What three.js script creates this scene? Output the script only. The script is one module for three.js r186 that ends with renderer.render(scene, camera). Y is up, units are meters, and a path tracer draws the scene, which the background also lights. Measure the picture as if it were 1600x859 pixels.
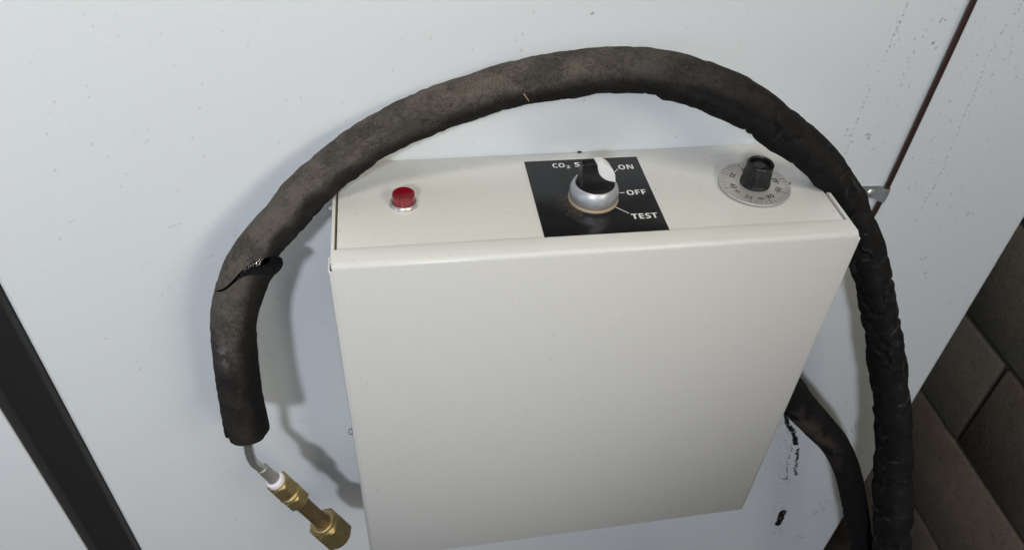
import * as THREE from 'three';
import { RoundedBoxGeometry } from 'three/addons/geometries/RoundedBoxGeometry.js';
import { mergeGeometries, toCreasedNormals, mergeVertices } from 'three/addons/utils/BufferGeometryUtils.js';
import { RectAreaLightUniformsLib } from 'three/addons/lights/RectAreaLightUniformsLib.js';

// ---------------------------------------------------------------- camera, light, exposure
const scene = new THREE.Scene();
const camera = new THREE.PerspectiveCamera(38.06, 1024 / 549, 0.02, 30);
{
  const right = new THREE.Vector3(0.9889, 0.043, 0.142), back = new THREE.Vector3(-0.1338, 0.6723, 0.7281);
  const up = back.clone().cross(right).normalize(); right.copy(up).cross(back).normalize(); back.normalize();
  camera.quaternion.setFromRotationMatrix(new THREE.Matrix4().makeBasis(right, up, back));
  camera.position.set(0.04138, 0.32591, 0.48242);
  scene.add(camera);
}
scene.background = new THREE.Color().setRGB(0.03, 0.03, 0.03);       // dim indoor air all round
RectAreaLightUniformsLib.init();
// [name, label, category, position, target, width, height, colour, intensity]
const LAMPS = [
  ['inspection_lamp', 'small square work lamp above and left of the control box', 'work lamp', [-0.60, 1.18, 2.05], [0.05, -0.1, 0], 0.18, 0.18, [0.93, 0.99, 1.14], 212],
  ['side_window', 'high window across the room on the right, past the end of the block wall', 'window', [1.5, 1.4, 2.4], [0.05, -0.1, 0], 0.9, 0.9, [1.08, 1.0, 0.84], 12.5],
  ['side_window', 'near window on the right beside the end of the block wall', 'window', [1.25, 0.6, 0.9], [0.05, -0.1, 0], 1.2, 0.9, [1.04, 1.0, 0.86], 14.2],
  ['front_fill', 'added fill light low and far behind the viewer', 'window', [0.2, 0.1, 3.0], [0.1, -0.1, 0], 1.2, 0.8, [1.0, 1.0, 0.94], 0.6],  // unseen fill light, added to lighten the lower box front
  ['low_window', 'cool small window close by on the left', 'window', [-0.72, 0.1, 0.5], [0.05, -0.1, 0], 0.4, 0.4, [0.7, 0.85, 1.2], 1.0],
  ['ceiling_light', 'long white ceiling light fitting directly above the control box', 'ceiling light', [0.1, 1.95, 0.75], [0.1, -0.1, 0.0], 1.2, 0.3, [1.06, 1.01, 0.88], 9.8],
];
const renderer = new THREE.WebGLRenderer({ antialias: true });
renderer.toneMapping = THREE.LinearToneMapping;
renderer.toneMappingExposure = 1.07;
renderer.shadowMap.enabled = true;

// ---------------------------------------------------------------- helpers
const R3 = (r, g, b) => new THREE.Color().setRGB(r, g, b);
let seed = 7; const rnd = () => { seed = (seed * 1664525 + 1013904223) >>> 0; return seed / 4294967296; };
const h3 = (x, y, z) => { let n = (Math.imul(x, 374761393) + Math.imul(y, 668265263) + Math.imul(z, 2147483647 ^ 0x5bd1e995)) | 0; n = Math.imul(n ^ (n >>> 13), 1274126177); n ^= n >>> 16; return (n >>> 0) / 4294967296; };
const sm = t => t * t * (3 - 2 * t), mix = (a, b, t) => a + (b - a) * t, clamp = (x, a = 0, b = 1) => Math.min(b, Math.max(a, x));
const sstep = (a, b, x) => sm(clamp((x - a) / (b - a)));
function noise(x, y, z, px = 0, py = 0) {              // value noise 0..1, optional period in x / y
  const X = Math.floor(x), Y = Math.floor(y), Z = Math.floor(z), u = sm(x - X), v = sm(y - Y), w = sm(z - Z);
  const wx = i => px ? ((i % px) + px) % px : i, wy = i => py ? ((i % py) + py) % py : i;
  const g = (i, j, k) => h3(wx(X + i), wy(Y + j), Z + k);
  const l = k => mix(mix(g(0, 0, k), g(1, 0, k), u), mix(g(0, 1, k), g(1, 1, k), u), v);
  return mix(l(0), l(1), w);
}
const fbm = (x, y, z, o = 4) => { let s = 0, a = 0.5; for (let i = 0; i < o; i++) { s += a * noise(x, y, z); x *= 2.03; y *= 2.03; z *= 2.03; a *= 0.5; } return s / (1 - Math.pow(0.5, o)); };
const taken = {};
function numbered(n) { if (taken[n] === undefined) { taken[n] = 0; return n; } return n + '_' + String(++taken[n]).padStart(3, '0'); }
function tag(o, label, category, group) { o.userData.label = label; o.userData.category = category; if (group) o.userData.group = group; return o; }
function thing(name, label, category, group) { const g = new THREE.Group(); g.name = numbered(name); tag(g, label, category, group); scene.add(g); return g; }
function part(name, geo, mat, parent, label) {
  const m = new THREE.Mesh(geo, mat); m.name = name; m.castShadow = m.receiveShadow = true; if (label) m.userData.label = label; parent.add(m); return m;
}
function sub(name, parent) { const g = new THREE.Group(); g.name = name; parent.add(g); return g; }
function boxUV(g, s = 1) {                               // uv in metres / s, by the dominant axis of each triangle
  if (g.index) g = g.toNonIndexed();
  const p = g.attributes.position, uv = new Float32Array(p.count * 2), a = new THREE.Vector3(), b = new THREE.Vector3(), c = new THREE.Vector3();
  for (let i = 0; i < p.count; i += 3) {
    a.fromBufferAttribute(p, i); b.fromBufferAttribute(p, i + 1); c.fromBufferAttribute(p, i + 2);
    const n = b.clone().sub(a).cross(c.clone().sub(a)), ax = Math.abs(n.x), ay = Math.abs(n.y), az = Math.abs(n.z);
    [a, b, c].forEach((v, k) => { const [U, V] = ax > ay && ax > az ? [v.z, v.y] : ay > az ? [v.x, -v.z] : [v.x, v.y]; uv[(i + k) * 2] = U / s; uv[(i + k) * 2 + 1] = V / s; });
  }
  g.setAttribute('uv', new THREE.BufferAttribute(uv, 2)); return g;
}
const rbox = (x0, x1, y0, y1, z0, z1, r = 0.0004, seg = 2) => { const g = new RoundedBoxGeometry(x1 - x0, y1 - y0, z1 - z0, seg, r); g.translate((x0 + x1) / 2, (y0 + y1) / 2, (z0 + z1) / 2); return g; };
function extrude(pts, depth, bevel = 0, curve = 6) {
  const s = Array.isArray(pts) ? new THREE.Shape(pts.map(p => new THREE.Vector2(p[0], p[1]))) : pts;
  return new THREE.ExtrudeGeometry(s, { depth: depth - 2 * bevel, bevelEnabled: bevel > 0, bevelSize: bevel, bevelOffset: -bevel, bevelThickness: bevel, bevelSegments: 2, curveSegments: curve }).translate(0, 0, bevel);
}
const lathe = (pts, seg = 64) => new THREE.LatheGeometry(pts.map(p => new THREE.Vector2(p[0], p[1])), seg);
const along = (g, A, dir) => { g.applyQuaternion(new THREE.Quaternion().setFromUnitVectors(new THREE.Vector3(0, 1, 0), dir.clone().normalize())); g.translate(A.x, A.y, A.z); return g; };
function dataTex(w, h, fn, srgb = false) {
  const d = new Uint8Array(w * h * 4);
  for (let j = 0; j < h; j++) for (let i = 0; i < w; i++) { const c = fn(i, j); const k = (j * w + i) * 4; if (typeof c === 'number') { d[k] = d[k + 1] = d[k + 2] = clamp(c) * 255; } else { d[k] = clamp(c[0]) * 255; d[k + 1] = clamp(c[1]) * 255; d[k + 2] = clamp(c[2]) * 255; } d[k + 3] = 255; }
  const t = new THREE.DataTexture(d, w, h); t.magFilter = t.minFilter = THREE.LinearFilter; t.wrapS = t.wrapT = THREE.RepeatWrapping; if (srgb) t.colorSpace = THREE.SRGBColorSpace; t.needsUpdate = true; return t;
}
function canvasTex(w, h, draw) {
  const c = document.createElement('canvas'); c.width = w; c.height = h; draw(c.getContext('2d'), w, h);
  const t = new THREE.CanvasTexture(c); t.colorSpace = THREE.SRGBColorSpace; t.magFilter = t.minFilter = THREE.LinearFilter; return t;
}

// ---------------------------------------------------------------- textures
const peel = dataTex(512, 512, (i, j) => {                 // orange peel of powder coat, 0.1 m a tile
  const a = noise(i / 8, j / 8, 3, 64, 64), b = noise(i / 4, j / 4, 9, 128, 128), c = noise(i / 16, j / 16, 5, 32, 32);
  return 0.5 * sm(a) + 0.3 * b + 0.2 * c;
});
const peelFine = dataTex(512, 512, (i, j) => 0.6 * noise(i / 6, j / 6, 21, 0, 0) + 0.4 * noise(i / 16, j / 16, 31, 32, 32));
// ---- stains that sit on the cabinet panel; the map covers x -0.26..0.60, y -0.80..0.50
const PX0 = -0.26, PX1 = 0.60, PY0 = -0.8, PY1 = 0.5;
const panelMap = canvasTex(1400, 2048, (g, w, h) => {
  const X = x => (x - PX0) / (PX1 - PX0) * w, Y = y => (PY1 - y) / (PY1 - PY0) * h, K = w / (PX1 - PX0);
  g.fillStyle = '#fff'; g.fillRect(0, 0, w, h);
  for (let i = 0; i < 1200; i++) { const x = rnd() * w, y = rnd() * h, r = 0.5 + rnd() * 0.8; g.fillStyle = `rgba(${rnd() < 0.5 ? '190,186,172' : '205,208,214'},${0.15 + rnd() * 0.35})`; g.beginPath(); g.ellipse(x, y, r, r * (1 + rnd() * 1), rnd() * 0.6 - 0.3, 0, 7); g.fill(); }
  const blot = (x, y, a, b, al, c = '70,66,56') => { g.fillStyle = `rgba(${c},${al})`; g.beginPath(); const n = 9; for (let k = 0; k <= n; k++) { const t = k / n * 6.283, q = 0.6 + 0.6 * rnd(); g.lineTo(X(x) + Math.cos(t) * a * K * q, Y(y) + Math.sin(t) * b * K * q); } g.fill(); };
  const streak = (pts, step, size, al, jit) => {
    for (let s = 0; s < pts.length - 1; s++) { const [a, b] = [pts[s], pts[s + 1]], L = Math.hypot(b[0] - a[0], b[1] - a[1]); for (let d = 0; d < L; d += step * (0.6 + 0.8 * rnd())) { const t = d / L; if (rnd() < 0.25) continue; blot(mix(a[0], b[0], t) + (rnd() - 0.5) * jit, mix(a[1], b[1], t), size * (0.5 + rnd()), size * (0.9 + 1.3 * rnd()), al * (0.45 + 0.75 * rnd())); } }
  };
  streak([[0.3945, 0.25], [0.394, 0.106], [0.393, 0.089], [0.392, 0.066], [0.390, 0.041], [0.390, 0.014], [0.391, -0.015]], 0.0038, 0.00062, 0.36, 0.0010);
  streak([[0.484, 0.25], [0.481, 0.106], [0.477, 0.085], [0.475, 0.072], [0.478, 0.039], [0.480, 0.0], [0.483, -0.035], [0.481, -0.089]], 0.0040, 0.00062, 0.30, 0.0014);
  streak([[0.430, 0.2], [0.426, 0.108], [0.415, 0.089], [0.413, 0.072], [0.414, 0.051], [0.418, 0.024]], 0.006, 0.0006, 0.22, 0.004);
  streak([[0.462, 0.19], [0.458, 0.09], [0.462, 0.02], [0.47, -0.04]], 0.005, 0.0006, 0.22, 0.012);
  streak([[0.497, 0.15], [0.490, 0.09], [0.486, 0.05]], 0.005, 0.0008, 0.20, 0.008);
  for (let i = 0; i < 240; i++) blot(0.38 + rnd() * 0.14, -0.2 + rnd() * 0.45, 0.0005 * (0.5 + rnd()), 0.001 * (0.4 + rnd()), 0.08 + 0.2 * rnd());
  for (const [x, y] of [[0.405, 0.001], [0.387, 0.006], [0.427, 0.076], [0.426, 0.096], [0.53, -0.083], [0.507, -0.132], [0.52, -0.153], [0.404, 0.003]]) for (let k = 0; k < 4; k++) blot(x + (rnd() - 0.5) * 0.006, y + (rnd() - 0.5) * 0.006, 0.0009, 0.0011, 0.14 + 0.16 * rnd());
  // black rubber scuffs below the lower hose
  const scuff = (pts, r, al, keep) => { for (let s = 0; s < pts.length - 1; s++) for (let t = 0; t < 1; t += 0.03) { if (rnd() > keep) continue; blot(mix(pts[s][0], pts[s + 1][0], t) + (rnd() - 0.5) * r * 2.2, mix(pts[s][1], pts[s + 1][1], t) + (rnd() - 0.5) * r, r * (0.4 + 0.7 * rnd()), r * (0.5 + rnd()), al, '22,20,18'); } };
  for (let i = 0; i < 150; i++) { const u = rnd(); blot(mix(0.44, 0.50, u) + (rnd() - 0.5) * 0.02, mix(-0.35, -0.6, u) + (rnd() - 0.5) * 0.03, 0.0005 + 0.0012 * rnd(), 0.001 + 0.003 * rnd(), 0.03 + 0.09 * rnd(), '60,48,36'); }
  scuff([[0.428, -0.33], [0.439, -0.351], [0.446, -0.368], [0.456, -0.381], [0.464, -0.397], [0.468, -0.41]], 0.0019, 0.85, 0.62);
  scuff([[0.473, -0.417], [0.478, -0.438], [0.482, -0.456], [0.488, -0.473]], 0.0015, 0.75, 0.5);
  scuff([[0.466, -0.414], [0.466, -0.431], [0.470, -0.454], [0.478, -0.479], [0.472, -0.478]], 0.0010, 0.5, 0.3);
  scuff([[0.495, -0.553], [0.496, -0.569], [0.496, -0.586]], 0.0030, 0.9, 0.75);
  for (const [x, y] of [[0.538, -0.622], [0.546, -0.566], [0.549, -0.548], [0.572, -0.471], [0.497, -0.381], [0.529, -0.386], [0.50, -0.60]]) for (let k = 0; k < 8; k++) blot(x + (rnd() - 0.5) * 0.016, y + (rnd() - 0.5) * 0.02, 0.0013, 0.0018, 0.1 + 0.2 * rnd());
  for (let i = 0; i < 40; i++) blot(PX0 + rnd() * 0.86, PY0 + rnd() * 1.3, 0.0004, 0.0004, 0.1 + 0.25 * rnd());
  for (let i = 0; i < 16; i++) { const x = -0.25 + rnd() * 0.3, y = -0.3 + rnd() * 0.6; g.strokeStyle = 'rgba(120,122,126,0.25)'; g.lineWidth = 1; g.beginPath(); g.moveTo(X(x), Y(y)); g.lineTo(X(x + (rnd() - 0.5) * 0.02), Y(y + (rnd() - 0.5) * 0.008)); g.stroke(); }
  blot(0.173, 0.106, 0.0016, 0.0009, 0.35); 
});
// ---- specks on the painted box, 0.4 m a tile
const speckMap = canvasTex(1024, 1024, (g, w, h) => {
  g.fillStyle = '#fff'; g.fillRect(0, 0, w, h);
  for (let i = 0; i < 900; i++) { const r = 0.6 + rnd() * 1.4; g.fillStyle = `rgba(${rnd() < 0.5 ? '228,216,192' : '222,226,224'},${0.2 + rnd() * 0.3})`; g.beginPath(); g.ellipse(rnd() * w, rnd() * h, r, r * (0.5 + rnd()), rnd() * 3, 0, 7); g.fill(); }
  for (let i = 0; i < 380; i++) { const r = 0.35 + rnd() * rnd() * 1.1; g.fillStyle = `rgba(${rnd() < 0.3 ? '120,84,50' : '74,70,62'},${0.14 + rnd() * 0.4})`; g.beginPath(); g.ellipse(rnd() * w, rnd() * h, r * (1 + rnd()), r, rnd() * 3, 0, 7); g.fill(); }
  for (let i = 0; i < 12; i++) { const x = rnd() * w, y = rnd() * h; g.strokeStyle = 'rgba(150,146,134,0.3)'; g.lineWidth = 0.8; g.beginPath(); g.moveTo(x, y); g.lineTo(x + (rnd() - 0.5) * 30, y + (rnd() - 0.5) * 10); g.stroke(); }
});
speckMap.wrapS = speckMap.wrapT = THREE.RepeatWrapping;
const frontMap = canvasTex(1024, 1024, (g, w, h) => {      // a few rubs and specks, 0.4 m a tile
  g.fillStyle = '#fff'; g.fillRect(0, 0, w, h);
  for (let i = 0; i < 500; i++) { const r = 0.6 + rnd() * 1.4; g.fillStyle = `rgba(${rnd() < 0.5 ? '230,220,200' : '222,226,226'},${0.2 + rnd() * 0.3})`; g.beginPath(); g.ellipse(rnd() * w, rnd() * h, r, r, 0, 0, 7); g.fill(); }
  for (let i = 0; i < 90; i++) { const r = 0.35 + rnd() * rnd() * 0.9; g.fillStyle = `rgba(${rnd() < 0.4 ? '130,96,66' : '90,86,78'},${0.12 + rnd() * 0.3})`; g.beginPath(); g.ellipse(rnd() * w, rnd() * h, r * (1 + rnd()), r, rnd() * 3, 0, 7); g.fill(); }
  for (let i = 0; i < 26; i++) { const x = rnd() * w, y = rnd() * h, a = rnd() * 3; for (let k = 0; k < 14; k++) { g.strokeStyle = `rgba(150,148,140,${0.05 + rnd() * 0.16})`; g.lineWidth = 0.6; g.beginPath(); const d = (rnd() - 0.5) * 8, e = (rnd() - 0.5) * 8; g.moveTo(x + d, y + e); g.lineTo(x + d + Math.cos(a) * 10 * rnd(), y + e + Math.sin(a) * 10 * rnd()); g.stroke(); } }
});
frontMap.wrapS = frontMap.wrapT = THREE.RepeatWrapping;
// ---- cracked foam skin: 0.32 m along, once round
const CW = 1536, CH = 512, cracks = new Float32Array(CW * CH);
{
  const NX = 150, NY = 50, pts = []; for (let j = 0; j < NY; j++) for (let i = 0; i < NX; i++) pts.push([i + 0.1 + 0.8 * h3(i, j, 77), j + 0.1 + 0.8 * h3(i, j, 78)]);
  for (let j = 0; j < CH; j++) for (let i = 0; i < CW; i++) {
    const x = i / CW * NX + 0.6 * (noise(i / 9, j / 9, 60, 0, 0) - 0.5), y = j / CH * NY + 0.6 * (noise(i / 9, j / 9, 61, 0, 0) - 0.5), X = Math.floor(x), Y = Math.floor(y); let f1 = 9, f2 = 9;
    for (let b = -1; b <= 1; b++) for (let a = -1; a <= 1; a++) { const p = pts[((Y + b + NY) % NY) * NX + (X + a + NX) % NX]; const d = Math.hypot((X + a) + (p[0] % 1) - x, (Y + b) + (p[1] % 1) - y); if (d < f1) { f2 = f1; f1 = d; } else if (d < f2) f2 = d; }
    const open = sstep(0.35, 0.75, 0.6 * noise(i / 40, j / 40, 62) + 0.4 * noise(i / 12, j / 12, 63));
    cracks[j * CW + i] = 1 - (1 - sstep(0.03, 0.24, f2 - f1)) * (0.12 + 0.88 * open);
  }
}
const foamMap = dataTex(CW, CH, (i, j) => { const g = 0.62 + 0.38 * (0.5 * noise(i / 1.6, j / 1.6, 91) + 0.5 * noise(i / 4, j / 4, 92)), c = cracks[j * CW + i]; return Math.pow((0.38 + 0.62 * c) * g, 1 / 2.2); }, true);
const foamBump = dataTex(CW, CH, (i, j) => 0.7 * cracks[j * CW + i] + 0.3 * noise(i / 3, j / 3, 95));
const blockGrain = dataTex(512, 512, (i, j) => { const a = noise(i / 3, j / 3, 41), b = noise(i / 16, j / 16, 42, 32, 32), c = noise(i / 64, j / 64, 43, 8, 8); return Math.pow(clamp(0.72 + 0.16 * a + 0.14 * (b - 0.5) + 0.2 * (c - 0.5) - (noise(i / 5, j / 5, 44) > 0.86 ? 0.25 : 0)), 1 / 2.2); }, true);
const blockBump = dataTex(512, 512, (i, j) => 0.4 * noise(i / 4, j / 4, 45, 128, 128) + 0.25 * noise(i / 16, j / 16, 46, 32, 32) - 0.4 * sstep(0.8, 0.9, noise(i / 7, j / 7, 47)) + 0.4);

// ---------------------------------------------------------------- materials
const S = (o) => new THREE.MeshStandardMaterial(o), P = (o) => new THREE.MeshPhysicalMaterial(o);
const rep = (t, x, y) => { const c = t.clone(); c.repeat.set(x, y); c.needsUpdate = true; return c; };
const M = {
  panel: S({ color: R3(0.765, 0.796, 0.792), map: panelMap, roughness: 0.42, bumpMap: rep(peelFine, 9, 13), bumpScale: 0.00014 }),
  panelPlain: S({ color: R3(0.762, 0.79, 0.8), roughness: 0.42, bumpMap: peelFine, bumpScale: 0.00007 }),
  gasket: S({ color: R3(0.022, 0.02, 0.019), roughness: 0.38, bumpMap: peelFine, bumpScale: 0.00004 }),
  box: P({ color: R3(0.69, 0.677, 0.632), map: speckMap, roughness: 0.38, clearcoat: 0.3, clearcoatRoughness: 0.16, bumpMap: rep(peel, 5, 5), bumpScale: 0.00013 }),
  boxFront: P({ color: R3(0.69, 0.677, 0.632), map: frontMap, roughness: 0.38, clearcoat: 0.3, clearcoatRoughness: 0.16, bumpMap: rep(peel, 5, 5), bumpScale: 0.00013 }),
  lipLine: S({ color: R3(0.36, 0.33, 0.265), roughness: 0.9 }),
  grime: S({ color: R3(0.16, 0.115, 0.06), roughness: 0.9 }),
  black: P({ color: R3(0.012, 0.012, 0.013), roughness: 0.28, clearcoat: 0.2, clearcoatRoughness: 0.3 }),
  knobBlack: S({ color: R3(0.007, 0.007, 0.008), roughness: 0.36 }),
  silverPaint: S({ color: R3(0.52, 0.53, 0.55), metalness: 0.55, roughness: 0.42 }),
  chrome: S({ color: R3(0.68, 0.66, 0.63), metalness: 0.7, roughness: 0.25 }),
  steel: S({ color: R3(0.74, 0.72, 0.69), metalness: 0.85, roughness: 0.2 }),
  steelDull: S({ color: R3(0.46, 0.445, 0.42), metalness: 0.7, roughness: 0.4 }),
  washer: S({ color: R3(0.46, 0.38, 0.28), metalness: 0.35, roughness: 0.6, map: speckMap }),
  paper: S({ color: R3(0.80, 0.79, 0.79), roughness: 0.85 }),
  tape: S({ color: R3(0.82, 0.78, 0.80), roughness: 0.6 }),
  lens: P({ color: R3(0.21, 0.002, 0.012), roughness: 0.18, clearcoat: 0.6, clearcoatRoughness: 0.08 }),
  brass: S({ color: R3(0.50, 0.385, 0.175), map: blockGrain, metalness: 0.8, roughness: 0.42, bumpMap: rep(peelFine, 3, 3), bumpScale: 0.0001 }),
  brassDull: S({ color: R3(0.30, 0.21, 0.11), map: blockGrain, metalness: 0.75, roughness: 0.5, bumpMap: rep(peelFine, 3, 3), bumpScale: 0.0001 }),
  copper: S({ color: R3(0.07, 0.038, 0.03), metalness: 0.5, roughness: 0.42 }),
  zinc: S({ color: R3(0.52, 0.55, 0.56), metalness: 0.7, roughness: 0.36, bumpMap: peelFine, bumpScale: 0.0002 }),
  foam: P({ specularIntensity: 0.35, color: 0xffffff, vertexColors: true, map: foamMap, bumpMap: foamBump, bumpScale: 0.00028, roughness: 0.93 }),
  foamPlain: P({ specularIntensity: 0.35, color: 0xffffff, vertexColors: true, roughness: 0.95, bumpMap: foamBump, bumpScale: 0.00015 }),
  foamInside: S({ color: R3(0.012, 0.011, 0.011), roughness: 0.97 }),
  mortar: S({ color: R3(0.05, 0.045, 0.038), roughness: 0.95, bumpMap: blockBump, bumpScale: 0.001 }),
  housing: S({ color: R3(0.6, 0.6, 0.6), roughness: 0.5 }),
};

// ---------------------------------------------------------------- lamps (outside the frame)
for (const [name, label, cat, pos, tgt, w, h, col, I] of LAMPS) {
  const L = new THREE.RectAreaLight(R3(...col), I, w, h); L.position.set(...pos); L.lookAt(new THREE.Vector3(...tgt)); L.name = name + '_glow'; scene.add(L);
  const t = thing(name, label, cat); t.position.set(...pos); t.quaternion.copy(L.quaternion);
  const face = part('diffuser', new THREE.BoxGeometry(w, h, 0.004).translate(0, 0, 0.006), S({ color: R3(0.7, 0.7, 0.7), emissive: R3(...col), emissiveIntensity: Math.min(0.6, 0.06 * I), roughness: 0.6 }), t);
  face.castShadow = false;
  const b = 0.04; part('frame', mergeGeometries([rbox(-w / 2 - b, w / 2 + b, h / 2 + 0.002, h / 2 + b, 0.0, 0.06, 0.003), rbox(-w / 2 - b, w / 2 + b, -h / 2 - b, -h / 2 - 0.002, 0.0, 0.06, 0.003), rbox(-w / 2 - b, -w / 2 - 0.002, -h / 2, h / 2, 0.0, 0.06, 0.003), rbox(w / 2 + 0.002, w / 2 + b, -h / 2, h / 2, 0.0, 0.06, 0.003)]), M.housing, t);
}

// ---------------------------------------------------------------- the cabinet behind everything
{
  const c = thing('white_cabinet', 'large white painted steel cabinet that the control box and hose are fixed to', 'cabinet');
  let g = rbox(-0.26, 0.59, -1.15, 0.95, -0.62, 0, 0.006, 4);
  g = g.toNonIndexed ? (g.index ? g.toNonIndexed() : g) : g;
  const p = g.attributes.position, uv = new Float32Array(p.count * 2);
  for (let i = 0; i < p.count; i++) { uv[2 * i] = (p.getX(i) - PX0) / (PX1 - PX0); uv[2 * i + 1] = (p.getY(i) - PY0) / (PY1 - PY0); }
  g.setAttribute('uv', new THREE.BufferAttribute(uv, 2));
  part('side_panel', g, M.panel, c);
  part('door_panel', boxUV(rbox(-0.95, -0.3105, -1.15, 0.95, -0.62, -0.0012, 0.0022, 3), 0.1), M.panelPlain, c, 'white door panel left of the black strip');
  const strip = extrude([[-0.3100, -0.03], [-0.3098, -0.0022], [-0.2975, 0.0026], [-0.2968, 0.003], [-0.2622, 0.003], [-0.2608, 0.0016], [-0.2602, -0.001], [-0.2602, -0.03]], 2.08);
  strip.rotateX(-Math.PI / 2).scale(1, 1, 1);                  // shape y becomes -z, depth becomes y
  const q = strip.attributes.position; for (let i = 0; i < q.count; i++) { q.setZ(i, -q.getZ(i)); q.setY(i, q.getY(i) - 1.14); }
  // mirrored: turn the triangles round
  for (let i = 0; i < q.count; i += 3) { const a = [q.getX(i + 1), q.getY(i + 1), q.getZ(i + 1)]; q.setXYZ(i + 1, q.getX(i + 2), q.getY(i + 2), q.getZ(i + 2)); q.setXYZ(i + 2, ...a); }
  strip.computeVertexNormals();
  part('gasket_strip', boxUV(toCreasedNormals(strip, 0.6), 0.1), M.gasket, c, 'black bevelled strip between the two white panels');
}

// ---------------------------------------------------------------- block wall beyond the right edge of the cabinet
{
  const w = thing('block_wall', 'dark brown concrete block wall beyond the right edge of the cabinet', 'wall');
  part('mortar', boxUV(new THREE.BoxGeometry(0.2, 2.3, 2.55).translate(0.905, -0.45, 0.25), 0.3), M.mortar, w);
  const bh = 0.16, bl = 0.32, gap = 0.0042, geo = [];
  for (let v = 0; v < 3; v++) {
    const g = new RoundedBoxGeometry(0.024, bh - 2 * gap, bl - 2 * gap, 2, 0.0026), p = g.attributes.position;
    for (let i = 0; i < p.count; i++) { const e = 0.0016; p.setXYZ(i, p.getX(i), p.getY(i) + (noise(p.getZ(i) * 40, v * 7, 3) - 0.5) * e, p.getZ(i) + (noise(p.getY(i) * 40, v * 5, 8) - 0.5) * e); }
    const u = boxUV(g, 0.3), a = u.attributes.uv; for (let i = 0; i < a.count; i++) a.setXY(i, a.getX(i) + v * 0.37, a.getY(i) + v * 0.61); u.computeVertexNormals(); geo.push(toCreasedNormals(u, 0.9));
  }
  const tones = [[0.165, 0.128, 0.094], [0.205, 0.188, 0.135], [0.150, 0.116, 0.086], [0.172, 0.137, 0.104], [0.122, 0.110, 0.078]].map(c => S({ color: R3(...c), map: blockGrain, bumpMap: blockBump, bumpScale: 0.0005, roughness: 0.9 }));
  for (let r = -7; r <= 6; r++) for (let k = -3; k <= 4; k++) {
    const y = -0.4215 + (r + 0.5) * bh, z = -0.0945 + (r & 1 ? 0 : 0.168) + (k + 0.5) * bl; 
    if (z < -1.0 || z > 1.5) continue;
    let tone = Math.floor(h3(r + 20, k + 20, 5) * 2) * 2; if (r === -1 && k === -1) tone = 4; if (r === 0 && k <= -1) tone = 1; if (r === -1 && k === 0) tone = 3; if (r === -2) tone = 0;
    const m = part('block', geo[Math.abs(r * 3 + k) % 3], tones[tone], w); m.position.set(0.8 + 0.0122 - 0.0008 * h3(r + 9, k + 9, 2), y, z); m.name = 'block';
  }
}

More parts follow.
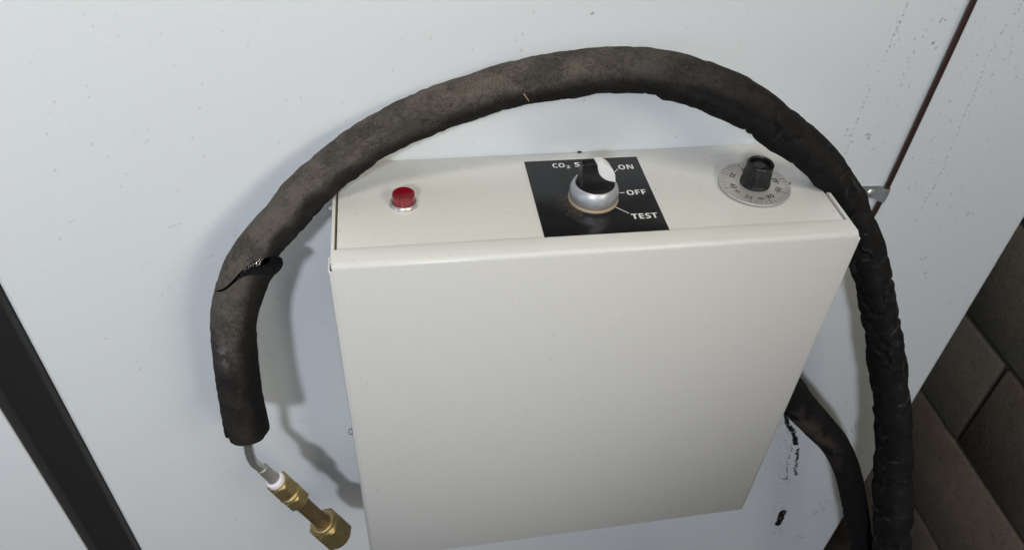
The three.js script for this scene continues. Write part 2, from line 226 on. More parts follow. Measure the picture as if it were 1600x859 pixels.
// ---------------------------------------------------------------- the control box
const D = 0.1132, W = 0.34, H = 0.3409;
const box = thing('control_box', 'cream painted metal control box with red lamp, selector knob and dial on top', 'control box');
{
  const top = rbox(0.0006, W - 0.0006, -0.0020, -0.0003, 0.0005, D - 0.004, 0.0006, 3);
  part('top_panel', boxUV(top, 0.4), M.box, box);
  for (const [a, b] of [[-0.0029, -0.0007], [W + 0.0007, W + 0.0029]]) part('side_panel', boxUV(rbox(a, b, -0.336, 0.0009, 0.0004, D - 0.004, 0.0005, 3), 0.4), M.box, box);
  for (const x of [-0.0002, W + 0.0002]) part('seam_line', rbox(x - 0.0004, x + 0.0004, -0.006, -0.0014, 0.002, D - 0.005, 0.0003, 1), M.grime, box, 'brown dirt packed in the seam beside the top panel');
  part('bottom_panel', boxUV(rbox(0.0, W, -0.334, -0.3325, 0.0005, D - 0.005, 0.0005), 0.4), M.box, box);
  part('back_panel', boxUV(rbox(0.0006, W - 0.0006, -0.332, -0.003, 0.0006, 0.002, 0.0004), 0.4), M.box, box);
  // cover: folded sheet with a lip over the top and flanges down both sides
  const th = 0.0012, R = 0.0042, lip = 0.0155, yt = 0.0014, prof = [];
  prof.push([D, -H]); for (let k = 0; k <= 10; k++) { const t = k / 10 * Math.PI / 2; prof.push([D - R + R * Math.cos(t), yt - R + R * Math.sin(t)]); }
  prof.push([D - lip, yt], [D - lip, yt - th]); for (let k = 10; k >= 0; k--) { const t = k / 10 * Math.PI / 2, r = R - th; prof.push([D - R + r * Math.cos(t), yt - R + r * Math.sin(t)]); } prof.push([D - th, -H]);
  const xL = -0.0020, xR = W + 0.0020;
  const face = extrude(prof, xR - xL, 0.0003);
  face.applyMatrix4(new THREE.Matrix4().set(0, 0, -1, xR, 0, 1, 0, 0, 1, 0, 0, 0, 0, 0, 0, 1));
  const flange = (mirror) => {
    const r = 0.0027, pr = [[0.0, 0]]; for (let k = 1; k <= 8; k++) { const t = k / 8 * Math.PI / 2; pr.push([-r * Math.sin(t), -r + r * Math.cos(t)]); }
    pr.push([-r, -0.0150], [-r + th, -0.0150]); for (let k = 8; k >= 1; k--) { const t = k / 8 * Math.PI / 2, q = r - th; pr.push([-q * Math.sin(t), -r + q * Math.cos(t)]); } pr.push([0, -th]);
    const g = extrude(mirror ? pr.map(a => [-a[0], a[1]]) : pr, H - 0.0042, 0.0002);   // in (x, z), along y
    g.applyMatrix4(new THREE.Matrix4().set(1, 0, 0, mirror ? xR : xL, 0, 0, -1, -0.0036, 0, 1, 0, D, 0, 0, 0, 1)); return g;
  };
  const cov = mergeGeometries([face, flange(false), flange(true)]); const p = cov.attributes.position;
  for (let i = 0; i < p.count; i++) { const f = clamp((-0.01 - p.getY(i)) / (H - 0.01)); p.setY(i, p.getY(i) + f * (p.getX(i) - 0.222) * 0.05); }
  cov.computeVertexNormals();
  part('cover', boxUV(toCreasedNormals(cov, 0.7), 0.4), M.boxFront, box);
  part('seam_line', rbox(0.0012, W - 0.0012, -0.0005, -0.00018, D - lip - 0.0009, D - lip + 0.0008, 0.0001, 1), M.lipLine, box, 'thin grey-brown line along the back edge of the cover lip');  // thin grey-brown strip where the top panel meets the lip
  // screws on the left side
  const screw = (x, y, z, r) => { const g = lathe([[0.0001, 0.0036], [r * 0.6, 0.0033], [r, 0.0016], [r, 0], [0.0001, 0]], 24); part('screw', along(g, new THREE.Vector3(x, y, z), new THREE.Vector3(-1, 0, 0)), M.zinc, box); };
  screw(-0.0028, -0.0048, 0.0466, 0.0026); screw(-0.0046, -0.1701, 0.1070, 0.0027);

  // black printed plate
  const plate = canvasTex(1024, 1024, (g, w, h) => {
    const X = x => (x - 0.1322) / 0.0838 * w, Y = z => (z - 0.0103) / 0.0857 * h;
    g.fillStyle = 'rgb(27,27,29)'; g.fillRect(0, 0, w, h);
    for (let i = 0; i < 2600; i++) { g.fillStyle = `rgba(${rnd() < 0.5 ? '84,78,68' : '60,60,62'},${0.06 + rnd() * 0.14})`; g.fillRect(rnd() * w, rnd() * h, 1 + rnd() * 3, 1 + rnd() * 3); }
    // rusty dust smears left of and below the knob: grains on short strokes
    for (let i = 0; i < 1500; i++) { const a = 2.1 + rnd() * 1.5, d = 0.0172 + Math.abs(rnd() + rnd() - 1) * 0.013; const x = 0.1728 + Math.cos(a) * d, z = 0.0600 + Math.sin(a) * d * 0.8; g.fillStyle = `rgba(${rnd() < 0.4 ? '128,92,56' : '96,88,76'},${0.15 + 0.35 * rnd()})`; g.fillRect(X(x), Y(z), 2 + rnd() * 12, 1 + rnd() * 3); }
    for (let i = 0; i < 120; i++) { const x = 0.150 + rnd() * 0.018, z = 0.062 + rnd() * 0.014; g.strokeStyle = `rgba(120,112,98,${0.14 + 0.24 * rnd()})`; g.lineWidth = 1.5 + rnd() * 3; g.beginPath(); g.moveTo(X(x), Y(z)); g.lineTo(X(x + 0.004 * rnd()), Y(z + 0.002 * (rnd() - 0.3))); g.stroke(); }
    for (let i = 0; i < 260; i++) { const a = rnd() * 6.28; g.fillStyle = `rgba(150,112,70,${0.15 + 0.35 * rnd()})`; g.beginPath(); g.arc(X(0.1728 + Math.cos(a) * (0.0168 + 0.0012 * rnd())), Y(0.0575 + Math.sin(a) * (0.0168 + 0.0012 * rnd())), 1 + 3 * rnd(), 0, 7); g.fill(); }
    const text = (s, x, z, size, width) => { g.font = `bold ${size}px sans-serif`; g.textAlign = 'left'; g.textBaseline = 'middle'; g.save(); g.translate(X(x), Y(z)); const m = g.measureText(s).width; g.scale(width ? width / 0.0838 * w / m : 1, 1); g.fillText(s, 0, 0); g.restore(); };
    g.fillStyle = 'rgb(226,226,222)';
    text('CO', 0.1514, 0.0170, 88, 0.0098); text('2', 0.1614, 0.0194, 58, 0.0031); text('S', 0.1676, 0.0170, 88, 0.0050);
    text('ON', 0.1987, 0.0228, 92, 0.0122); text('OFF', 0.1972, 0.0535, 92, 0.0146); text('TEST', 0.1940, 0.0800, 92, 0.0185);
    g.strokeStyle = 'rgb(226,226,222)'; g.lineWidth = 8; const line = (a, b, c, d) => { g.beginPath(); g.moveTo(X(a), Y(b)); g.lineTo(X(c), Y(d)); g.stroke(); };
    line(0.1915, 0.0325, 0.1984, 0.0246); line(0.1925, 0.0533, 0.1962, 0.0531); line(0.1858, 0.0686, 0.1934, 0.0763);
  });
  const lp = rbox(0.1322, 0.2160, -0.0003, 0.0002, 0.0103, 0.0960, 0.0001, 1), lg = lp.index ? lp.toNonIndexed() : lp, q = lg.attributes.position, uv = new Float32Array(q.count * 2);
  for (let i = 0; i < q.count; i++) { uv[2 * i] = (q.getX(i) - 0.1322) / 0.0838; uv[2 * i + 1] = 1 - (q.getZ(i) - 0.0103) / 0.0857; } lg.setAttribute('uv', new THREE.BufferAttribute(uv, 2));
  part('name_plate', lg, P({ color: 0xffffff, map: plate, roughness: 0.17, specularIntensity: 0.9 }), box, 'black plate printed with white switch positions');

  // red indicator lamp
  const lamp = sub('indicator_lamp', box); lamp.position.set(0.0442, 0, 0.0522);
  part('bezel', lathe([[0.0075, 0.0002], [0.0076, 0.0020], [0.0082, 0.0025], [0.0090, 0.0023], [0.0098, 0.0012], [0.0100, -0.0004]], 64), M.chrome, lamp);
  part('lens', lathe([[0.0001, 0.0078], [0.0052, 0.0079], [0.0064, 0.0083], [0.0071, 0.0085], [0.0074, 0.0082], [0.0076, 0.0074], [0.0077, 0.001], [0.0074, 0.0]].reverse(), 64), M.lens, lamp, 'red plastic lens');

  // selector knob
  const sk = sub('selector_knob', box); sk.position.set(0.1728, 0.0002, 0.0575);
  part('washer', lathe([[0.0173, 0], [0.0173, 0.0010], [0.0168, 0.0014], [0.0120, 0.0014], [0.0120, 0]], 72), M.washer, sk, 'dirty beige washer under the knob');
  part('ring', lathe([[0.0150, 0.0016], [0.0163, 0.0030], [0.0169, 0.0052], [0.0168, 0.0078], [0.0160, 0.0104], [0.0148, 0.0124], [0.0138, 0.0132], [0.0133, 0.0130], [0.0131, 0.0118], [0.0131, 0.0090]], 96), M.silverPaint, sk, 'satin silver ring');
  // grip: a dished disc with a tall bar across it
  const disc = lathe([[0.0132, 0.0090], [0.0131, 0.0120], [0.0124, 0.0126], [0.0116, 0.0121], [0.0092, 0.0103], [0.0001, 0.0098]], 72);
  const L2 = 0.0118, outline = new THREE.Shape();
  outline.moveTo(-L2, 0.008); outline.lineTo(-L2, 0.0270); outline.quadraticCurveTo(-L2, 0.0305, -L2 + 0.0030, 0.0306); outline.lineTo(0.0008, 0.0306);
  outline.bezierCurveTo(0.0050, 0.0300, 0.0096, 0.0256, 0.0112, 0.0200); outline.bezierCurveTo(0.0120, 0.0170, 0.0122, 0.0140, 0.0122, 0.0120); outline.lineTo(0.0122, 0.008); outline.closePath();
  const bar = extrude(outline, 0.0096, 0.0011, 14); bar.translate(0, 0, -0.0048);
  const bp = bar.attributes.position; for (let i = 0; i < bp.count; i++) { const y = bp.getY(i), f = 1 - 0.30 * sstep(0.010, 0.031, y); bp.setZ(i, bp.getZ(i) * f * (1.12 - 0.1 * Math.abs(bp.getX(i)) / L2)); }
  bar.computeVertexNormals();
  const barTurn = 0.10;
  const grip = mergeGeometries([disc.toNonIndexed(), toCreasedNormals(bar, 0.7).rotateY(barTurn)].map(g => { const n = g.clone(); n.deleteAttribute('uv'); return n; }));
  part('grip', grip, M.black, sk, 'glossy black grip bar on a dished disc');
  const st = new THREE.Shape();
  st.moveTo(-0.0022, 0.0310); st.bezierCurveTo(-0.0010, 0.0270, -0.0012, 0.0238, 0.0022, 0.0202); st.bezierCurveTo(0.0050, 0.0172, 0.0090, 0.0154, 0.0127, 0.0150);
  st.bezierCurveTo(0.0126, 0.0175, 0.0122, 0.0196, 0.0116, 0.0212); st.bezierCurveTo(0.0098, 0.0262, 0.0052, 0.0306, 0.0008, 0.0311); st.closePath();
  const sticker = extrude(st, 0.0104, 0.0009, 14); sticker.translate(0, 0, -0.0052);
  const sp = sticker.attributes.position; for (let i = 0; i < sp.count; i++) { const y = sp.getY(i), f = 1 - 0.30 * sstep(0.010, 0.031, y); sp.setZ(i, sp.getZ(i) * f * (1.12 - 0.1 * Math.abs(sp.getX(i)) / L2) + 0.00025 * (noise(sp.getX(i) * 700, y * 700, 3) - 0.5)); }
  sticker.computeVertexNormals(); part('pointer_sticker', toCreasedNormals(sticker, 0.6).rotateY(barTurn), M.paper, sk, 'white paper stuck on the pointing end of the grip');

  // dial with graduated plate and fluted knob
  const dl = sub('set_point_dial', box); dl.position.set(0.2907, 0, 0.0533);
  const dialTex = canvasTex(1024, 1024, (g, w) => {
    const c = w / 2, K = c / 0.0253; g.fillStyle = 'rgb(196,191,187)'; g.fillRect(0, 0, w, w);
    for (let i = 0; i < 9000; i++) { g.fillStyle = `rgba(${rnd() < 0.5 ? '120,116,112' : '235,230,226'},${0.05 + 0.1 * rnd()})`; g.fillRect(rnd() * w, rnd() * w, 8 + rnd() * 40, 1); }
    const at = (deg, r) => [c + Math.cos(deg * Math.PI / 180) * r * K, c + Math.sin(deg * Math.PI / 180) * r * K];
    g.strokeStyle = 'rgb(38,36,36)';
    for (let n = -44; n <= 44; n += 2) { const deg = -97 - n * 2.25 * 1.0; if (Math.abs(n) > 42) continue; }
    for (let k = -20; k <= 25; k++) { const n = k * 4; const deg = -99 + (n) * 2.25; if (deg < -99 - 92 || deg > 121) continue; const major = n % 20 === 0; g.lineWidth = major ? 10 : 5.5; g.beginPath(); g.moveTo(...at(deg, major ? 0.0192 : 0.0208)); g.lineTo(...at(deg, 0.0243)); g.stroke(); }
    const text = (s, deg, r, size, bold = 'bold') => { const [x, y] = at(deg, r); g.save(); g.translate(x, y); g.rotate((deg + 90 + 180) * Math.PI / 180); g.font = `${bold} ${size}px sans-serif`; g.textAlign = 'center'; g.textBaseline = 'middle'; g.fillText(s, 0, 0); g.restore(); };
    g.fillStyle = 'rgb(34,32,32)';
    text('-40', -4, 0.0164, 112); text('-60', 34, 0.0164, 112); text('-80', 74, 0.0166, 112); text('-90', 98, 0.0180, 74); text('40', 174, 0.0166, 112); text('50', 153, 0.0178, 74); text('20', -139, 0.0166, 112); text('0', -97, 0.0166, 112); text('-20', -52, 0.0164, 112);
    { const [x, y] = at(124, 0.0184); g.save(); g.translate(x, y); g.rotate((124 - 90) * Math.PI / 180); g.lineWidth = 8; g.beginPath(); g.arc(-30, 0, 34, -2.4, 2.4); g.stroke(); g.beginPath(); g.moveTo(-30, -34); g.lineTo(-30, 34); g.stroke(); g.font = 'bold 78px sans-serif'; g.textAlign = 'center'; g.textBaseline = 'middle'; g.fillText('E', 38, 0); g.restore(); }
  });
  const plateG = lathe([[0.0001, 0.0025], [0.0249, 0.0025], [0.0253, 0.0022], [0.0253, 0.0014], [0.0249, 0.0011], [0.0001, 0.0011]].reverse(), 96), pp = plateG.attributes.position, pu = plateG.attributes.uv;
  for (let i = 0; i < pp.count; i++) pu.setXY(i, 0.5 + pp.getX(i) / 0.0506, 0.5 - pp.getZ(i) / 0.0506);
  part('dial_plate', plateG, S({ color: 0xffffff, map: dialTex, metalness: 0.45, roughness: 0.42 }), dl, 'grey graduated dial plate');
  const fl = lathe([[0.0101, 0.0026], [0.0106, 0.0030], [0.0106, 0.0046], [0.0102, 0.0052], [0.0100, 0.0054], [0.0094, 0.0142], [0.0093, 0.0144], [0.0095, 0.0150], [0.00945, 0.0194], [0.0090, 0.0200], [0.0078, 0.0199], [0.0074, 0.0193], [0.0072, 0.0172], [0.0045, 0.0170], [0.0042, 0.0180], [0.0036, 0.0182], [0.0001, 0.0182]], 216);
  const fp = fl.attributes.position; for (let i = 0; i < fp.count; i++) { const y = fp.getY(i); if (y > 0.0050 && y < 0.0143) { const a = Math.atan2(fp.getZ(i), fp.getX(i)), k = 1 + 0.018 * Math.sign(Math.sin(a * 36)); fp.setX(i, fp.getX(i) * k); fp.setZ(i, fp.getZ(i) * k); } }
  fl.computeVertexNormals(); part('dial_knob', toCreasedNormals(fl.toNonIndexed(), 0.5), M.knobBlack, dl, 'black fluted plastic knob');
  // index dot, printed on the panel
  part('index_dot', new THREE.CylinderGeometry(0.00105, 0.0011, 0.0005, 20).translate(0.3180, 0, 0.0522), M.knobBlack, box, 'small black index dot beside the dial');
}

// ---------------------------------------------------------------- insulated hoses
const VIEWISH = new THREE.Vector3(0, 0.67, 0.74);
function hosePath(list) {
  const cp = new THREE.CatmullRomCurve3(list.map(p => new THREE.Vector3(p[0], p[1], p[2])), false, 'centripetal'), n = list.length - 1, N = n * 60, pts = [], rad = [], len = [0];
  for (let i = 0; i <= N; i++) { const t = i / N, f = t * n, k = Math.min(n - 1, Math.floor(f)), u = f - k; const r = [list[Math.max(0, k - 1)][3], list[k][3], list[k + 1][3], list[Math.min(n, k + 2)][3]]; pts.push(cp.getPoint(t)); rad.push(r[1] + 0.5 * u * (r[2] - r[0] + u * (2 * r[0] - 5 * r[1] + 4 * r[2] - r[3] + u * (3 * (r[1] - r[2]) + r[3] - r[0])))); if (i) len.push(len[i - 1] + pts[i].distanceTo(pts[i - 1])); }
  const at = s => { s = clamp(s, 0, len[N]); let a = 0, b = N; while (b - a > 1) { const m = (a + b) >> 1; if (len[m] <= s) a = m; else b = m; } const u = (s - len[a]) / (len[b] - len[a] || 1); const c = pts[a].clone().lerp(pts[b], u), T = pts[b].clone().sub(pts[a]).normalize(); if (a > 0 && b < N) T.copy(pts[Math.min(N, b + 12)]).sub(pts[Math.max(0, a - 12)]).normalize(); const Nn = VIEWISH.clone().addScaledVector(T, -VIEWISH.dot(T)).normalize(); return { c, T, N: Nn, B: T.clone().cross(Nn), r: mix(rad[a], rad[b], u) }; };
  return { at, L: len[N], sOf: i => len[Math.round(i * 60)] };
}
function sleeve(path, s0, s1, disp, color, { step = 0.0011, seg = 110, thick = 0.0085, inner0 = 0, inner1 = 0 } = {}) {
  // s0, s1: functions of theta (ends of the tube); disp(s, th) outward offset; inner0 / inner1: how far the inside wall is drawn from either end
  const mean = (f) => { let a = 0; for (let k = 0; k < 24; k++) a += f(k / 24 * 6.2832); return a / 24; };
  const rows = Math.max(4, Math.ceil((mean(s1) - mean(s0)) / step)), pos = [], uv = [], col = [], idx = [];
  const put = (s, th, off, c, us) => { const f = path.at(s), r = f.r + off, a = Math.cos(th) * r, b = Math.sin(th) * r; pos.push(f.c.x + f.N.x * a + f.B.x * b, f.c.y + f.N.y * a + f.B.y * b, f.c.z + f.N.z * a + f.B.z * b); uv.push((us === undefined ? s : us) / 0.32, th / (2 * Math.PI)); col.push(c[0], c[1], c[2]); };
  const grid = (nr, fs, foff, fc) => { const base = pos.length / 3; for (let i = 0; i <= nr; i++) for (let k = 0; k <= seg; k++) { const th = k / seg * 2 * Math.PI, t = k === seg ? 0 : th, s = fs(i / nr, t), o = foff(i / nr, s, t); const save = t; put(s, save, o, fc(s, t, i / nr)); if (k === seg) uv[uv.length - 1] = 1; } for (let i = 0; i < nr; i++) for (let k = 0; k < seg; k++) { const a = base + i * (seg + 1) + k, b = a + seg + 1; idx.push(a, a + 1, b, b, a + 1, b + 1); } };
  grid(rows, (u, t) => mix(s0(t), s1(t), u), (u, s, t) => disp(s, t), color);
  const dark = [0.014, 0.013, 0.013];
  if (inner0) { grid(6, (u, t) => s0(t) - 0.0006 * Math.sin(u * Math.PI), (u, s, t) => mix(disp(s0(t), t) - thick, disp(s0(t), t), u), () => dark); grid(12, (u, t) => s0(t) + inner0 * (1 - u), (u, s, t) => -thick, () => dark); }
  if (inner1) { grid(6, (u, t) => s1(t) + 0.0006 * Math.sin(u * Math.PI), (u, s, t) => mix(disp(s1(t), t), disp(s1(t), t) - thick, u), () => dark); grid(12, (u, t) => s1(t) - inner1 * u, (u, s, t) => -thick, () => dark); }
  const g = new THREE.BufferGeometry(); g.setAttribute('position', new THREE.Float32BufferAttribute(pos, 3)); g.setAttribute('uv', new THREE.Float32BufferAttribute(uv, 2)); g.setAttribute('color', new THREE.Float32BufferAttribute(col, 3)); g.setIndex(idx); g.computeVertexNormals();
  // join the normals at the seam of every ring
  const nm = g.attributes.normal; for (let i = 0; i + seg < nm.count; i += seg + 1) { const j = i + seg, x = nm.getX(i) + nm.getX(j), y = nm.getY(i) + nm.getY(j), z = nm.getZ(i) + nm.getZ(j), l = Math.hypot(x, y, z) || 1; nm.setXYZ(i, x / l, y / l, z / l); nm.setXYZ(j, x / l, y / l, z / l); }
  return g;
}
const ring3 = (s, t, k) => [s * k, Math.cos(t) * 0.016 * k, Math.sin(t) * 0.016 * k];
{
  const A = hosePath([[-0.0916, -0.2072, 0.068, 0.0177], [-0.0905, -0.1681, 0.064, 0.0165], [-0.0874, -0.1284, 0.06, 0.0163], [-0.0817, -0.0903, 0.056, 0.0161], [-0.0707, -0.0613, 0.052, 0.0166], [-0.0573, -0.0374, 0.048, 0.0157], [-0.0377, -0.0143, 0.044, 0.0142], [-0.0135, 0.0101, 0.038, 0.0138], [0.0066, 0.0241, 0.034, 0.0138], [0.0263, 0.036, 0.029, 0.0146], [0.0578, 0.05, 0.025, 0.0144], [0.0899, 0.06, 0.022, 0.0144], [0.1215, 0.0678, 0.02, 0.0148], [0.1581, 0.0736, 0.0195, 0.015], [0.1906, 0.0761, 0.02, 0.0148], [0.2159, 0.0752, 0.023, 0.0144], [0.2385, 0.0721, 0.029, 0.0144], [0.2608, 0.0656, 0.038, 0.0146], [0.285, 0.056, 0.045, 0.0146], [0.3089, 0.0388, 0.05, 0.014], [0.3375, 0.0172, 0.0545, 0.0128], [0.3610, -0.0095, 0.058, 0.0124], [0.3825, -0.0400, 0.062, 0.0130], [0.402, -0.0778, 0.066, 0.0143], [0.4238, -0.1208, 0.07, 0.0152], [0.4457, -0.1674, 0.074, 0.0155], [0.4663, -0.2152, 0.079, 0.0157], [0.482, -0.2583, 0.086, 0.0163], [0.4992, -0.3109, 0.094, 0.0174], [0.5114, -0.3628, 0.109, 0.0187], [0.5346, -0.44, 0.12, 0.0195], [0.5749, -0.5697, 0.135, 0.0212], [0.60, -0.68, 0.14, 0.0212]]);
  const hose = thing('insulated_hose', 'black foam insulated hose arching over the control box to a brass end fitting', 'hose');
  const sTop = A.sOf(14), sRight = A.sOf(19), cut0 = A.sOf(4.35);
  const disp = (s, t) => {
    const [x, y, z] = ring3(s, t, 1); const wr = 0.25 + 0.75 * sstep(sTop, sRight, s); let d = (0.0034 + 0.0014 * wr) * (0.35 + 0.65 * sstep(A.sOf(2.5), A.sOf(6), s)) * (fbm(x * 30, y * 45 + 5, z * 45, 3) - 0.5) + 0.0009 * (fbm(x * 240, y * 240, z * 240 + 7, 2) - 0.5);
    const a = x * 130 + 2.6 * fbm(x * 50, y * 60, z * 60, 2) + 1.2 * Math.sin(t + s * 20);
    const crease = Math.pow(1 - Math.abs(2 * noise(a * 0.55, y * 70, z * 70) - 1), 5), gate = sstep(0.36, 0.56, noise(x * 55, y * 60 + 9, z * 60));
    d -= 0.0036 * wr * (0.2 + 0.8 * sstep(A.sOf(3), A.sOf(6), s)) * crease * gate; d += 0.0016 * wr * (0.2 + 0.8 * sstep(A.sOf(3), A.sOf(6), s)) * (noise(x * 120, y * 110, z * 110) - 0.5);
    // seam flap along the underside, right of the crown
    const under = Math.sin(t), seamT = 2.1 + 0.25 * Math.sin(s * 9); const sf = sstep(A.sOf(15.0), A.sOf(15.25), s) * (1 - sstep(A.sOf(18.6), A.sOf(19.4), s));
    if (sf > 0) { const q = sstep(seamT - 1.1, seamT - 0.85, t) * (1 - sstep(seamT + 0.9, seamT + 1.3, t)); d += 0.0028 * sf * q; }
    return d;
  };
  const color = (s, t) => {
    const [x, y, z] = ring3(s, t, 1), reg = 1 - sstep(A.sOf(12), A.sOf(18.5), s), low = sstep(A.sOf(1.6), A.sOf(3.6), s);
    const n = fbm(x * 60, y * 70, z * 70 + 3, 4), gr = noise(x * 700, y * 700, z * 700), worn = fbm(x * 22 + 9, y * 30, z * 30, 3);
    let dust = (0.50 + 0.50 * sstep(0.30, 0.62, n * 0.6 + worn * 0.4 + 0.30 * (gr - 0.5))) * (0.10 + 0.90 * reg) * (0.22 + 0.78 * low);
    // dust lies on the outside of the arch; its ragged border runs along the hose
    dust *= 1 - 0.85 * sstep(0.20, 0.62, Math.sin(t) * 0.8 + 0.5 * (n - 0.5) + 0.5 * (worn - 0.5));
    let c = [mix(0.0085, 0.138, dust), mix(0.0083, 0.120, dust), mix(0.0085, 0.100, dust)];
    const rub = sstep(0.62, 0.75, fbm(x * 120, y * 120 + 4, z * 120, 3)) * 0.35; c = c.map(v => v + rub * 0.016);
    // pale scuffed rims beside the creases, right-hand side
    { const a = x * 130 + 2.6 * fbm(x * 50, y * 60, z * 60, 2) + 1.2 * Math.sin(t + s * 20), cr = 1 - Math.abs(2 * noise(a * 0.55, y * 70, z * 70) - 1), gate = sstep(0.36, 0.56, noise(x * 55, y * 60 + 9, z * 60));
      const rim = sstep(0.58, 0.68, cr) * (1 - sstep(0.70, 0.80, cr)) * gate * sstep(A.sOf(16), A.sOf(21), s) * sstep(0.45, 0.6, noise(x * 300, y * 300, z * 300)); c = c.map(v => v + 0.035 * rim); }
    // pale rubbed patch on the lower piece
    const dx = (s - A.sOf(2.35)) / 0.011, dy = (t > Math.PI ? t - 2 * Math.PI : t) + 0.28, pat = Math.exp(-dx * dx - dy * dy * 10) * sstep(0.42, 0.62, fbm(x * 260, y * 260, z * 260, 3)); c = c.map(v => v + 0.13 * pat);
    return c;
  };
  const th0 = 1.45, cut = t => cut0 + 0.0205 * 1.16 * Math.cos(t - th0) / Math.sqrt(Math.cos(t - th0) ** 2 + 0.35) + 0.0003 * Math.sin(7 * t), gap = t => 0.0125 * Math.pow(0.5 + 0.5 * Math.cos(t - 0.8), 3.4);
  const nearCut = (s, t) => Math.exp(-Math.pow((s - cut(t)) / 0.012, 2)) * Math.pow(0.5 + 0.5 * Math.cos(t - 1.2), 2.6);
  const dUp = (s, t) => disp(s, t) - 0.0016 * nearCut(s, t);
  const dLow = (s, t) => { let d = disp(s, t) + 0.0048 * nearCut(s, t); const tt = t > Math.PI ? t - 2 * Math.PI : t; d -= 0.0058 * Math.exp(-Math.pow((tt + 0.95 + s * 6) / 0.10, 2)) * (1 - sstep(0.010, 0.024, s)); return d; };
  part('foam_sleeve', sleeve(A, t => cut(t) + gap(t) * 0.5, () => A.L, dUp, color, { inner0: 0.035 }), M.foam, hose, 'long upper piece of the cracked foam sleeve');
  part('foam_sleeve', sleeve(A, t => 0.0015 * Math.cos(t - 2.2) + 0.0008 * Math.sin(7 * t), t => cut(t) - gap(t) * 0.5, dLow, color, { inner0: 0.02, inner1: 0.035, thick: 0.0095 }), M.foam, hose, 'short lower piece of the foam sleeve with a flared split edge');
  // braided line inside, seen through the split
  const bp = []; for (let k = 0; k <= 40; k++) { const s = mix(A.sOf(2.0), A.sOf(8), k / 40), f = A.at(s); bp.push(f.c.clone().addScaledVector(f.N, 0.0034)); }
  const bc = new THREE.CatmullRomCurve3(bp), strands = [];
  part('inner_tube', new THREE.TubeGeometry(bc, 80, 0.0058, 20), M.foamInside, hose, 'dark inner line seen through the split');
  for (let w = 0; w < 22; w++) { const dir = w % 2 ? 1 : -1, pts = []; for (let k = 0; k <= 30; k++) { const s = mix(A.sOf(3.3), A.sOf(5.6), k / 30), f = A.at(s), a = w * 0.5712 + dir * (s - cut0) * 95, r = 0.0062 + 0.0003 * Math.sin(k * 2.1 + w); pts.push(f.c.clone().addScaledVector(f.N, 0.0034 + Math.cos(a) * r).addScaledVector(f.B, Math.sin(a) * r)); } strands.push(new THREE.TubeGeometry(new THREE.CatmullRomCurve3(pts), 40, 0.00038, 5)); }
  part('metal_braid', mergeGeometries(strands), M.steel, hose, 'silver wire braid seen through the split');
  // steel tail, ferrule, tape and brass fitting
  const V = (x, y, z = 0.068) => new THREE.Vector3(x, y, z);
  const tailC = new THREE.CatmullRomCurve3([V(-0.0922, -0.192), V(-0.0934, -0.212), V(-0.0950, -0.2290), V(-0.0956, -0.2420), V(-0.0941, -0.2530), V(-0.0898, -0.2610), V(-0.0870, -0.2668)], false, 'centripetal');
  part('steel_tube', new THREE.TubeGeometry(tailC, 70, 0.0041, 24), M.steel, hose, 'bent bright steel tube end');
  const a0 = V(-0.0894, -0.2610), ax = V(-0.0350, -0.3900).sub(a0), Lx = ax.length(); ax.normalize();
  const spin = pts => along(lathe(pts, 48), a0, ax);
  part('ferrule', spin([[0.0040, -0.0002], [0.0047, 0], [0.0050, 0.0006], [0.0050, 0.0046], [0.0047, 0.0050], [0.0050, 0.0054], [0.0051, 0.0168], [0.0058, 0.0180], [0.0058, 0.0190], [0.001, 0.0190]]), M.steelDull, hose, 'dull steel ferrule');
  part('thread_tape', (() => { const g = spin([[0.001, 0.0186], [0.0062, 0.0187], [0.0077, 0.0192], [0.0081, 0.0206], [0.0080, 0.0226], [0.0082, 0.0244], [0.006, 0.0252]]); return g; })(), M.tape, hose, 'white tape wound on the thread');
  const hexPiece = (y0, y1, flat, cham, holeR) => { // hexagonal prism with turned, chamfered ends
    const seg = 96, rows = [[holeR, y0], [flat * 0.93, y0], [flat * 1.0, y0 + cham], [9, y0 + cham * 1.9], [9, y1 - cham * 1.9], [flat * 1.0, y1 - cham], [flat * 0.93, y1], [0.0005, y1]], pos = [], idx = [];
    for (const [r, y] of rows) for (let k = 0; k <= seg; k++) { const a = k / seg * 2 * Math.PI, m = ((a + Math.PI / 6) % (Math.PI / 3)) - Math.PI / 6, hx = Math.min(flat / Math.cos(m), flat * 1.12); const q = Math.min(r, hx); pos.push(q * Math.cos(a), y, q * Math.sin(a)); }
    for (let i = 0; i < rows.length - 1; i++) for (let k = 0; k < seg; k++) { const a = i * (seg + 1) + k, b = a + seg + 1; idx.push(a, b, a + 1, b, b + 1, a + 1); }
    const g = new THREE.BufferGeometry(); g.setAttribute('position', new THREE.Float32BufferAttribute(pos, 3)); g.setIndex(idx); return boxUV(toCreasedNormals(g.toNonIndexed(), 0.35), 0.1);
  };
  const place = g => along(g.rotateY(0.35), a0, ax);
  part('brass_nut', place(mergeGeometries([hexPiece(0.0240, 0.0415, 0.0099, 0.0012, 0.0068), boxUV(lathe([[0.0086, 0.0413], [0.0086, 0.0428], [0.0100, 0.0434], [0.0104, 0.0440], [0.0104, 0.0452], [0.0098, 0.0458]], 48), 0.1), hexPiece(0.0455, 0.0605, 0.0099, 0.0012, 0.004)].map(g => { const n = g.index ? g.toNonIndexed() : g; return n; }))), M.brass, hose, 'brass compression nut');
  part('brass_stem', spin([[0.0093, 0.0600], [0.0078, 0.0612], [0.0070, 0.0625], [0.0070, 0.1015], [0.0080, 0.1030]]), M.brassDull, hose, 'dull brown brass stem');
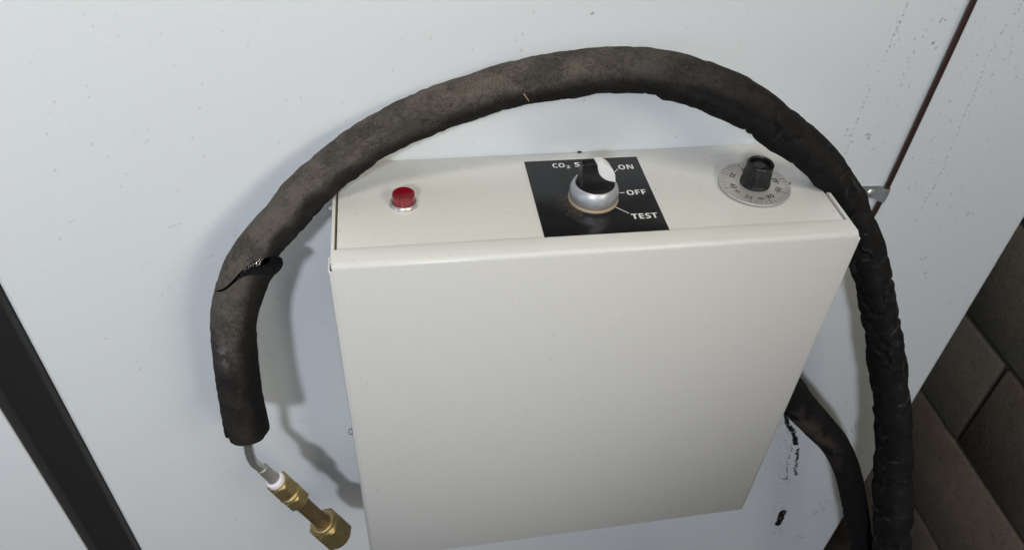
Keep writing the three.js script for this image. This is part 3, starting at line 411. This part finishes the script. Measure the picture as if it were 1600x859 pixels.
  part('hex_coupling', place(mergeGeometries([boxUV(lathe([[0.0066, 0.1022], [0.0070, 0.1012], [0.0105, 0.1008], [0.0122, 0.1014], [0.0125, 0.1030], [0.0120, 0.1040]], 64), 0.1), hexPiece(0.1036, 0.1330, 0.0143, 0.0018, 0.0075)].map(g => g.index ? g.toNonIndexed() : g))), M.brass, hose, 'large brass hexagonal coupling');
}
{
  const B = hosePath([[0.3330, -0.196, 0.054, 0.0150], [0.3560, -0.207, 0.058, 0.0152], [0.3780, -0.2250, 0.061, 0.0154], [0.3969, -0.2498, 0.062, 0.0153], [0.4244, -0.2816, 0.063, 0.0147], [0.4502, -0.3119, 0.064, 0.0138], [0.4764, -0.3521, 0.066, 0.0132], [0.5012, -0.4036, 0.07, 0.0133], [0.5225, -0.4557, 0.076, 0.0134], [0.5435, -0.5074, 0.084, 0.0133], [0.5862, -0.6242, 0.095, 0.0136], [0.605, -0.70, 0.1, 0.0136]]);
  const hose = thing('insulated_hose', 'thinner black foam hose curving down from behind the lower right of the control box', 'hose');
  const disp = (s, t) => { const [x, y, z] = ring3(s, t, 1), a = x * 120 + 2 * fbm(x * 50, y * 60, z * 60, 2), c = Math.pow(1 - Math.abs(2 * noise(a * 0.5, y * 60, z * 60 + 40) - 1), 8); return 0.0014 * (fbm(x * 30 + 60, y * 45, z * 45, 3) - 0.5) + 0.0005 * (fbm(x * 240, y * 240, z * 240, 2) - 0.5) - 0.0013 * c * sstep(0.22, 0.32, s); };
  const color = (s, t) => { const [x, y, z] = ring3(s, t, 1), n = fbm(x * 50 + 30, y * 60, z * 60, 4), d = sstep(0.42, 0.62, n) * (1 - sstep(0.10, 0.26, s)) * (1 - 0.9 * sstep(-0.5, 0.4, Math.sin(-t + 0.2) + (n - 0.5))); const e = d * 0; return [mix(0.0085, 0.06, d + e), mix(0.0083, 0.049, d + e), mix(0.0085, 0.04, d + e)]; };
  part('foam_sleeve', sleeve(B, () => 0, () => B.L, disp, color, { seg: 90 }), M.foamPlain, hose);
}

// ---------------------------------------------------------------- copper line and its clip
{
  const pts = [[0.4440, 0.60], [0.4425, 0.30], [0.4401, 0.1116], [0.4384, 0.02], [0.4369, -0.0444], [0.4361, -0.060], [0.4356, -0.0690], [0.4341, -0.0785], [0.4290, -0.0900], [0.4200, -0.0990], [0.408, -0.105], [0.395, -0.108]].map(p => new THREE.Vector3(p[0], p[1], 0.0036));
  const c = tag(new THREE.Mesh(new THREE.TubeGeometry(new THREE.CatmullRomCurve3(pts, false, 'centripetal'), 300, 0.0021, 16), M.copper), 'thin dark brown copper tube running down the white panel at the right', 'tube');
  c.name = 'copper_tube'; c.castShadow = c.receiveShadow = true; scene.add(c);
  const clip = thing('pipe_clip', 'small zinc saddle clip holding the copper tube to the panel', 'clip'); clip.position.set(0.4366, -0.0528, 0.0002); clip.rotation.z = -0.06;
  const r0 = 0.0024, th = 0.0009, pr = [[-0.0200, 0], [-0.0200, th], [-0.0056, th]], cz = 0.0034;
  for (let k = 0; k <= 14; k++) { const a = Math.PI * 1.05 - k / 14 * Math.PI * 1.25; pr.push([Math.cos(a) * (r0 + th), cz + Math.sin(a) * (r0 + th)]); }
  for (let k = 14; k >= 0; k--) { const a = Math.PI * 1.05 - k / 14 * Math.PI * 1.25; pr.push([Math.cos(a) * r0, cz + Math.sin(a) * r0]); }
  pr.push([-0.0056, 0]);
  const g = extrude(pr, 0.0125, 0.00025); g.applyMatrix4(new THREE.Matrix4().set(1, 0, 0, 0, 0, 0, -1, 0.00625, 0, 1, 0, 0, 0, 0, 0, 1));
  part('saddle', boxUV(toCreasedNormals(g, 0.6), 0.1), M.zinc, clip);
  part('screw', along(lathe([[0.0001, 0.0022], [0.0018, 0.0021], [0.0034, 0.0012], [0.0038, 0.0]].reverse(), 32), new THREE.Vector3(-0.0110, -0.0005, 0.0008), new THREE.Vector3(0, 0, 1)), M.chrome, clip);
}
// ---------------------------------------------------------------- bits of litter
{
  const s = tag(new THREE.Mesh(new THREE.CylinderGeometry(0.0004, 0.0003, 0.0065, 6).rotateZ(0.6), S({ color: R3(0.45, 0.30, 0.16), roughness: 0.8 })), 'tiny straw fragment lying on the hose above the black plate', 'straw'); s.name = 'straw_fragment'; s.castShadow = s.receiveShadow = true; s.position.set(0.1262, 0.0668, 0.0352); scene.add(s);
  const d = tag(new THREE.Mesh(new THREE.IcosahedronGeometry(0.0012, 1).scale(1.5, 0.6, 0.7), M.foamInside), 'black crumb on the back edge of the control box top', 'crumb'); d.name = 'foam_crumb'; d.castShadow = true; d.position.set(0.1749, 0.0003, 0.0014); scene.add(d);
}
renderer.render(scene, camera);
